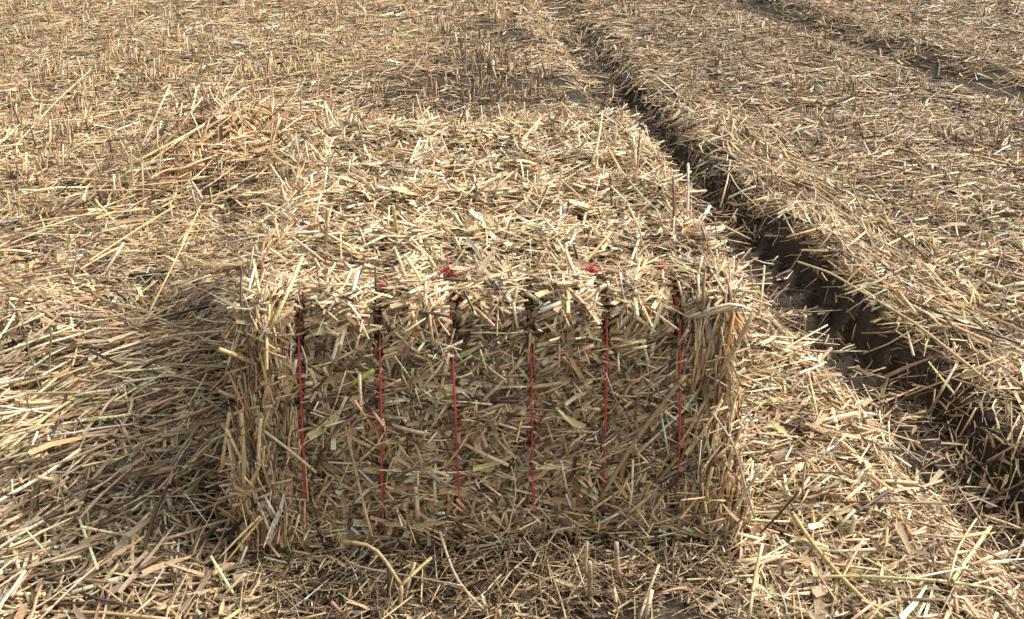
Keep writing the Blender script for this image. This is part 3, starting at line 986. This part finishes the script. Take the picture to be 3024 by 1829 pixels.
stalk(ST, 'long grey stalk bowed down the right front edge of the bale', 'straw stalk', [(2, 2, 215, 0, 'f', .03), (2, 2, 370, 230, 'f', .035), (2, 2, 430, 480, 'f', .035), (2, 2, 520, 760, 'f', .05)], .0036, (.56, .46, .30))
stalk(ST, 'fat cut stalk jutting from the upper left edge of the bale', 'straw stalk', [(1, 0, 1580, 1030, 'f', .06), (1, 0, 1820, 1125, 'f', .02)], .0062, GOLD)
stalk(ST, 'yellow stalk hanging near the left edge above the first twine', 'straw stalk', [(1, 0, 1865, 1020, 'f', .018), (1, 0, 1918, 1250, 'f', .024)], .0042, (.60, .48, .14))
stalk(ST, 'longest upright stalk of the bundle on the bale left edge', 'straw stalk', [(2, 0, 1740, 0, 'f', .02), (2, 0, 1758, 540, 'f', .03)], .0062, GOLD)
stalk(ST, 'upright pale stalk right of the longest one on the left edge', 'straw stalk', [(2, 0, 1885, 40, 'f', .02), (2, 0, 1868, 375, 'f', .03)], .0054, PALE)
stalk(ST, 'outermost upright stalk sticking out of the bale left edge', 'straw stalk', [(2, 0, 1655, 0, 'f', .01), (2, 0, 1600, 380, 'f', .02)], .0055, GOLD)
stalk(ST, 'short stalk slanting left off the foot of the left edge bundle', 'straw stalk', [(2, 0, 1905, 320, 'f', .02), (2, 0, 1795, 535, 'f', .03)], .0052, (.55, .44, .2))
stalk(ST, 'upper of two orange stalks splayed out at the bale lower left', 'straw stalk', [(2, 0, 1880, 745, 'f', .03), (2, 0, 1575, 1055, 'f', .10)], .0042, PALE, taper=.5)
stalk(ST, 'lower of two orange stalks splayed out at the bale lower left', 'straw stalk', [(2, 0, 1890, 760, 'f', .03), (2, 0, 1625, 1085, 'f', .11)], .0044, ORANGE, taper=.5)
stalk(ST, 'pale stalk slanting down left from beneath the orange pair', 'straw stalk', [(2, 0, 1780, 965, 'f', .05), (2, 0, 1640, 1290, 'f', .10)], .0042, WHITE)
stalk(ST, 'long thin stalk crossing the first twine down to the right', 'straw stalk', [(2, 0, 1905, 130, 'f', .018), (2, 0, 2280, 430, 'f', .026)], .0040, PALE)
stalk(ST, 'long bent stalk running down between the first and second twine', 'straw stalk', [(2, 1, 10, 0, 'f', .016), (2, 1, 60, 250, 'f', .022), (2, 1, 130, 560, 'f', .026), (2, 1, 220, 890, 'f', .06)], .0040, (.55, .42, .24))
stalk(ST, 'yellowish stalk crossing low over the second twine', 'straw stalk', [(2, 1, 300, 525, 'f', .018), (2, 1, 440, 430, 'f', .024), (2, 1, 655, 335, 'f', .018)], .0046, (.46, .40, .17))
stalk(ST, 'thin bowed stem hanging between the third and fourth twine', 'straw stalk', [(2, 1, 1225, 385, 'f', .02), (2, 1, 1280, 540, 'f', .03), (2, 1, 1195, 900, 'f', .05)], .0020, PALE)
# on top of the bale
stalk(ST, 'pale stalk standing upright on the bale top above the second twine', 'straw stalk', [(1, 1, 400, 200, 't', 0.0), (1, 1, 372, 0, 't', .11)], .0055, (.62, .54, .24))
stalk(ST, 'pale bundle stalk leaning over the top left front corner', 'straw stalk', [(1, 0, 2180, 370, 't', .06), (1, 0, 2040, 680, 't', .02), (1, 0, 1945, 900, 'f', .02)], .0060, (.66, .54, .26))
stalk(ST, 'golden upright stalk beside the first twine groove', 'straw stalk', [(1, 0, 2335, 240, 't', .0), (1, 0, 2362, 20, 't', .11)], .0058, (.55, .42, .2))
stalk(ST, 'golden stalk slanting up right behind the fifth knot', 'straw stalk', [(1, 1, 1730, 435, 't', .005), (1, 1, 1950, 185, 't', .06)], .0045, (.58, .40, .2))
stalk(ST, 'pale split stalk slanting between the fourth and fifth knot', 'straw stalk', [(1, 1, 1620, 325, 't', .05), (1, 1, 1690, 505, 't', .01)], .0058, PALE)
stalk(BL, 'wide tan blade lying between the third and fourth knot', 'dry leaf', [(1, 1, 1000, 470, 't', .02), (1, 1, 1105, 300, 't', .05)], .0085, (.44, .33, .2), True)
stalk(BL, 'white blade lying behind the third knot', 'dry leaf', [(1, 1, 905, 225, 't', .05), (1, 1, 1025, 390, 't', .02)], .0065, WHITE, True)
stalk(ST, 'tall stalk leaning left on the far right of the bale top', 'straw stalk', [(0, 1, 1805, 1185, 't', .01), (0, 1, 1850, 1020, 't', .07), (0, 1, 1872, 880, 't', .12)], .0058, (.62, .5, .24))
stalk(ST, 'pale stalk standing on the far edge of the bale', 'straw stalk', [(0, 1, 1385, 865, 't', .02), (0, 1, 1448, 730, 't', .10)], .0060, PALE)
stalk(ST, 'long stalk slanting on the far half of the bale top', 'straw stalk', [(0, 1, 1290, 1035, 't', .01), (0, 1, 1440, 850, 't', .06)], .0055, GOLD)
stalk(ST, 'long golden stalk lying down the right side of the bale top', 'straw stalk', [(0, 1, 1930, 1080, 't', .03), (0, 1, 2020, 1230, 't', .04), (0, 1, 2170, 1420, 't', .02)], .0048, (.62, .46, .18))
stalk(ST, 'bent whitish twig on the far left edge of the bale', 'straw stalk', [(0, 1, 545, 770, 't', .03), (0, 1, 560, 720, 't', .07), (0, 1, 580, 655, 't', .13)], .0034, WHITE)
stalk(ST, 'whitish stalk sticking up at the middle of the bale right edge', 'straw stalk', [(1, 2, 30, 100, 't', .0), (0, 2, 38, 1180, 't', .14)], .0042, WHITE)
# on the ground
stalk(ST, 'long pale green stem lying across the lower right ground', 'straw stalk', [(2, 2, 900, 1185, 'g', .03), (2, 2, 1300, 1180, 'g', .05), (2, 2, 1900, 1215, 'g', .05), (2, 2, 2275, 1270, 'g', .04), (2, 2, 2420, 1485, 'g', .02)], .0042, (.50, .50, .22))
stalk(ST, 'thick pale stalk propped up on the green stem at lower right', 'straw stalk', [(2, 2, 2220, 825, 'g', .10), (2, 2, 1945, 1215, 'g', .05)], .0058, (.66, .56, .28))
stalk(ST, 'thin pale stalk left of the thick propped one at lower right', 'straw stalk', [(2, 2, 2120, 765, 'g', .09), (2, 2, 1985, 1000, 'g', .08), (2, 2, 1920, 1215, 'g', .05)], .0034, (.62, .5, .27))
stalk(ST, 'short fat cut stalk standing on the straw right of the bale', 'straw stalk', [(2, 2, 1243, 745, 'g', .07), (2, 2, 1212, 880, 'g', .03)], .0070, (.66, .57, .36))
stalk(BL, 'wide pinkish tan blade pointing at the viewer at lower right', 'dry leaf', [(2, 2, 1540, 790, 'g', .04), (2, 2, 1640, 1020, 'g', .04)], .0105, (.52, .38, .22), True)
stalk(ST, 'long golden stalk running down from the bale corner to the lower right', 'straw stalk', [(2, 2, 790, 720, 'g', .05), (2, 2, 930, 930, 'g', .04), (2, 2, 1160, 1200, 'g', .04), (2, 2, 1440, 1480, 'g', .03)], .0062, (.56, .43, .18))
stalk(ST, 'long tan stalk beside the bale foot slanting to the rut', 'straw stalk', [(1, 2, 940, 1040, 'g', .03), (1, 2, 1060, 1280, 'g', .04), (1, 2, 1200, 1480, 'g', .03)], .0046, (.58, .47, .25))
stalk(BL, 'broad split blade lying near the rut beside the bale', 'dry leaf', [(1, 2, 1360, 1390, 'g', .03), (2, 2, 1080, 130, 'g', .03)], .0110, (.55, .42, .25), True)
stalk(ST, 'broken bent stalk lying in front of the bale left of centre', 'straw stalk', [(2, 1, 0, 930, 'f', .12), (2, 1, 225, 950, 'f', .15), (2, 1, 432, 1245, 'f', .19)], .0048, (.50, .38, .18))
stalk(ST, 'upright brown stub meeting the broken bent stalk', 'straw stalk', [(2, 1, 425, 1490, 'g', .0), (2, 1, 432, 1250, 'f', .20)], .0062, (.40, .28, .14))
stalk(ST, 'golden stalk rising to the right from the broken bent stalk', 'straw stalk', [(2, 1, 440, 1240, 'f', .19), (2, 1, 650, 1045, 'f', .13)], .0050, (.54, .42, .18))
stalk(ST, 'long twice bent stalk running down in front of the third twine', 'straw stalk', [(2, 1, 710, 860, 'f', .06), (2, 1, 825, 1175, 'f', .14), (2, 1, 870, 1250, 'f', .16), (2, 1, 1040, 1430, 'g', .03)], .0042, (.58, .47, .29))
stalk(ST, 'red tipped cut stub standing in front of the bale', 'straw stalk', [(2, 1, 2000, 1175, 'f', .17), (2, 1, 1982, 935, 'f', .16)], .0068, (.50, .36, .24))
stalk(ST, 'cut stub left of the red tipped one in front of the bale', 'straw stalk', [(2, 1, 1782, 1380, 'g', -.01), (2, 1, 1790, 1080, 'f', .20)], .0070, (.46, .34, .2))
stalk(ST, 'thin stub rising behind the cut stub in front of the bale', 'straw stalk', [(2, 1, 1765, 1180, 'f', .18), (2, 1, 1775, 930, 'f', .16)], .0036, (.5, .38, .22))
stalk(ST, 'pale stalk slanting at the bottom edge in front of the bale', 'straw stalk', [(2, 1, 2290, 1100, 'g', .08), (2, 1, 2150, 1490, 'g', .02)], .0040, (.60, .48, .28))
stalk(ST, 'pale stalk standing at the bale right corner foot', 'straw stalk', [(2, 2, 575, 950, 'g', .12), (2, 2, 520, 1200, 'g', .08), (2, 2, 480, 1490, 'g', .03)], .0050, (.64, .52, .28))
stalk(ST, 'thin tan stem lying across the shaded ground at the bale foot', 'straw stalk', [(2, 1, 0, 1040, 'g', .06), (2, 1, 100, 1110, 'g', .05), (2, 1, 500, 1180, 'g', .05), (2, 1, 880, 1250, 'g', .05)], .0026, (.5, .4, .26))
# to the left
stalk(ST, 'pale yellow green stem lying at the left edge of the photo', 'straw stalk', [(1, 0, 530, 1390, 'g', .06), (2, 0, 340, 15, 'g', .06), (2, 0, 30, 295, 'g', .04)], .0052, (.62, .56, .26))
stalk(ST, 'long golden stalk lying diagonally left of the bale top', 'straw stalk', [(1, 0, 1260, 0, 'g', .07), (1, 0, 960, 190, 'g', .09), (1, 0, 640, 395, 'g', .06)], .0045, (.66, .50, .20))
stalk(ST, 'long golden stalk lying from the heap towards the bale left side', 'straw stalk', [(1, 0, 1445, 0, 'g', .12), (1, 0, 1330, 270, 'g', .12), (1, 0, 1230, 470, 'g', .10), (1, 0, 1075, 770, 'g', .06)], .0046, (.64, .48, .20))
stalk(BL, 'brown folded leaf blade lying left of the bale', 'dry leaf', [(1, 0, 930, 770, 'g', .10), (1, 0, 720, 830, 'g', .10), (1, 0, 500, 930, 'g', .07)], .0085, (.32, .21, .10), True)
stalk(ST, 'green tinged stem standing in the straw left of the bale', 'straw stalk', [(1, 0, 350, 1270, 'g', .02), (1, 0, 355, 1060, 'g', .12), (1, 0, 372, 880, 'g', .22)], .0042, (.40, .42, .18))
stalk(ST, 'olive stem lying level towards the bale left edge', 'straw stalk', [(1, 0, 1170, 1135, 'g', .10), (1, 0, 1645, 1160, 'g', .16)], .0042, (.34, .31, .13))
stalk(ST, 'pale stem lying level at the left edge of the photo', 'straw stalk', [(1, 0, 0, 1360, 'g', .06), (1, 0, 570, 1345, 'g', .07)], .0044, (.60, .5, .29))
stalk(ST, 'dark green curved stem at the left edge of the photo', 'straw stalk', [(1, 0, 185, 950, 'g', .16), (1, 0, 250, 1180, 'g', .12), (1, 0, 320, 1440, 'g', .03)], .0030, (.17, .16, .06))
stalk(ST, 'tall thick stick standing left of the straw heap', 'straw stalk', [(0, 0, 978, 1490, 'g', .0), (0, 0, 940, 1060, 'g', .26)], .0052, (.56, .43, .22))
stalk(ST, 'thin tall stick leaning beside the thick one at the heap', 'straw stalk', [(0, 0, 1110, 1330, 'g', .04), (0, 0, 1040, 1190, 'g', .14), (0, 0, 985, 1050, 'g', .22)], .0036, (.50, .38, .2))
stalk(ST, 'pale stalk rising from the straw heap leaning to the right', 'straw stalk', [(0, 0, 1600, 880, 'g', .08), (0, 0, 1640, 650, 'g', .20), (0, 0, 1712, 475, 'g', .32)], .0048, (.66, .54, .27))
stalk(ST, 'long stalk arching from the tall stick up to the heap', 'straw stalk', [(0, 0, 930, 1400, 'g', .03), (0, 0, 1080, 1190, 'g', .10), (0, 0, 1290, 1010, 'g', .14)], .0050, (.62, .48, .22))
stalk(ST, 'long fallen stalk slanting across the far left field', 'straw stalk', [(0, 0, 110, 1050, 'g', .03), (0, 0, 400, 740, 'g', .05), (0, 0, 660, 500, 'g', .05)], .0052, (.68, .54, .31))
stalk(ST, 'long fallen stalk near the top left corner', 'straw stalk', [(0, 0, 215, 225, 'g', .03), (0, 0, 520, 140, 'g', .06)], .0070, (.66, .50, .27))
stalk(ST, 'two metre long thin fallen stem running down towards the tall stick', 'straw stalk', [(0, 0, 440, 1070, 'g', .08), (0, 0, 700, 1250, 'g', .06), (0, 0, 1040, 1480, 'g', .04)], .0038, (.46, .37, .24))
# right side
stalk(ST, 'tall thin pale stem standing in the far right field', 'straw stalk', [(0, 2, 2195, 400, 'g', .0), (0, 2, 2165, 210, 'y', 7.87), (0, 2, 2125, 0, 'y', 7.87)], .0045, (.50, .43, .30))
stalk(ST, 'long stalk lying along the rim of the rut above the tread marks', 'straw stalk', [(1, 2, 830, 400, 'g', .03), (1, 2, 1050, 480, 'g', .03), (1, 2, 1300, 640, 'g', .03), (1, 2, 1650, 850, 'g', .05), (1, 2, 2200, 1260, 'g', .04)], .0056, (.60, .48, .28))
stalk(ST, 'long thin stalk lying along the farther part of the rut rim', 'straw stalk', [(0, 2, 95, 970, 'g', .03), (0, 2, 340, 1120, 'g', .04), (0, 2, 620, 1380, 'g', .03), (1, 2, 800, 200, 'g', .03)], .0044, (.66, .52, .32))
stalk(ST, 'crooked pale stalk hanging over the edge of the rut', 'straw stalk', [(0, 2, 220, 1195, 'g', .04), (0, 2, 350, 1250, 'g', .05), (0, 2, 420, 1370, 'g', .04), (0, 2, 540, 1490, 'g', .02)], .0042, (.56, .46, .28))
stalk(ST, 'pale stick standing in the bottom of the rut', 'straw stalk', [(1, 2, 543, 860, 'g', .0), (1, 2, 570, 620, 'g', .12), (1, 2, 590, 430, 'g', .2)], .0046, (.58, .46, .28))
stalk(ST, 'thin tan stick standing between the bale and the rut', 'straw stalk', [(1, 2, 520, 680, 'g', .04), (1, 2, 490, 430, 'g', .18)], .0040, (.52, .38, .2))
stalk(ST, 'fat pale cut piece lying in the near side of the rut', 'straw stalk', [(1, 2, 885, 790, 'g', .04), (1, 2, 870, 920, 'g', .0)], .0075, (.62, .52, .36))
stalk(BL, 'brown pointed leaf blade lying over the rut wall', 'dry leaf', [(1, 2, 1440, 1240, 'g', .05), (1, 2, 1620, 1150, 'g', .05), (1, 2, 1810, 1085, 'g', .05)], .0085, (.40, .28, .17), True)
stalk(ST, 'long grey stalk leaning on the right wall of the rut', 'straw stalk', [(1, 2, 1975, 1140, 'g', .08), (1, 2, 1870, 1330, 'g', .05), (1, 2, 1780, 1490, 'g', .0)], .0050, (.46, .38, .27))
stalk(ST, 'brown stub sticking up from the straw past the rut', 'straw stalk', [(0, 2, 590, 1400, 'g', .0), (0, 2, 640, 1300, 'g', .06), (0, 2, 710, 1210, 'g', .12)], .0052, (.34, .22, .1))
stalk(ST, 'thin dark stick slanting over the rut at the right edge', 'straw stalk', [(2, 2, 2215, 520, 'g', .06), (2, 2, 2090, 745, 'g', .0)], .0032, (.38, .3, .2))
stalk(ST, 'pale stalk pointing from the bale side across the rut', 'straw stalk', [(1, 2, 270, 125, 'g', .18), (1, 2, 495, 240, 'g', .03)], .0050, (.62, .50, .28))


# ------------------------------------------------------------------ green weeds
def weed(label, sx, sy, r, n, hgt, col):
    p = on_ground(sx, sy); mb = Mesh()
    a = rng.uniform(0, TAU, n); q = r * np.sqrt(rng.random(n))
    x = q * np.cos(a); y = q * np.sin(a)
    z = terrain(p[0] + x, p[1] + y) - float(terrain(p[0], p[1]))
    D = unit(np.stack([rng.normal(0, .6, n), rng.normal(0, .6, n), np.ones(n)], -1))
    Ln = hgt * rng.uniform(.5, 1.2, n)
    P = np.stack([x, y, z], -1) + D * (Ln * .45)[:, None]
    c = np.array(col) * np.exp(rng.normal(size=(n, 1)) * .3)
    ribbons(mb, lines(P, D, unit(rng.normal(size=(n, 3))), Ln, 4, rng.normal(0, .15, n), .03), rng.uniform(.0008, .0022, n), unit(rng.normal(size=(n, 3))), c, .3, True, 0, 3)
    o = mb.build('weed_tuft', [M_LEAF]); o.location = (p[0], p[1], float(terrain(p[0], p[1])))
    tag(o, label, 'weed tuft')


weed('small mossy green tuft on the rim of the rut at the right edge', *Zs(2, 2, 2270, 320), .07, 300, .022, (.07, .12, .03))
weed('dull green weed patch among the stubble straight behind the bale', *Zs(0, 1, 960, 230), .16, 260, .05, (.15, .15, .055))
weed('dull green weed patch in the stubble beyond the rut', *Zs(0, 2, 1130, 520), .11, 160, .05, (.16, .15, .06))

# ------------------------------------------------------------------ light, sky, camera
SUN_EL, SUN_AZ = 46.0, 76.0      # azimuth clockwise from the viewing direction
el, az = math.radians(SUN_EL), math.radians(SUN_AZ)
sd = np.array([math.sin(az) * math.cos(el), math.cos(az) * math.cos(el), math.sin(el)])
ld = bpy.data.lights.new('sun', 'SUN'); ld.energy = 2.4; ld.angle = math.radians(20.0); ld.color = (1.0, .915, .79)
lo = bpy.data.objects.new('sun', ld); COL.objects.link(lo)
from mathutils import Vector
lo.rotation_euler = Vector((-sd[0], -sd[1], -sd[2])).to_track_quat('-Z', 'Y').to_euler()
lo.location = tuple(sd * 30)

w = bpy.data.worlds.new('World'); SC.world = w; w.use_nodes = True
nt = w.node_tree; nt.nodes.clear()
out = nt.nodes.new('ShaderNodeOutputWorld'); bg = nt.nodes.new('ShaderNodeBackground'); sky = nt.nodes.new('ShaderNodeTexSky')
sky.sky_type = 'NISHITA'; sky.sun_disc = False; sky.sun_elevation = el; sky.sun_rotation = az
sky.air_density = 1.0; sky.dust_density = 5.0; sky.ozone_density = 1.0
hs = nt.nodes.new('ShaderNodeHueSaturation'); hs.inputs['Saturation'].default_value = .2
nt.links.new(sky.outputs[0], hs.inputs['Color']); nt.links.new(hs.outputs[0], bg.inputs['Color'])
bg.inputs['Strength'].default_value = .15
nt.links.new(bg.outputs[0], out.inputs['Surface'])

cd = bpy.data.cameras.new('camera'); co = bpy.data.objects.new('camera', cd); COL.objects.link(co)
cd.sensor_width = 36; cd.sensor_fit = 'HORIZONTAL'; cd.lens = 36 * FOC / 2464
cd.shift_y = -(745 - PCY) / 2464; cd.clip_end = 1000; cd.clip_start = .05
co.location = (0, 0, CAM_H); co.rotation_euler = (math.pi / 2 - PITCH, 0, 0)
SC.camera = co
SC.view_settings.view_transform = 'Standard'; SC.view_settings.look = 'None'
SC.view_settings.exposure = 0.80; SC.view_settings.gamma = 1.0
SC.cycles.max_bounces = 6; SC.cycles.diffuse_bounces = 4
print('VERTS', sum(len(o.data.vertices) for o in SC.objects if o.type == 'MESH'))
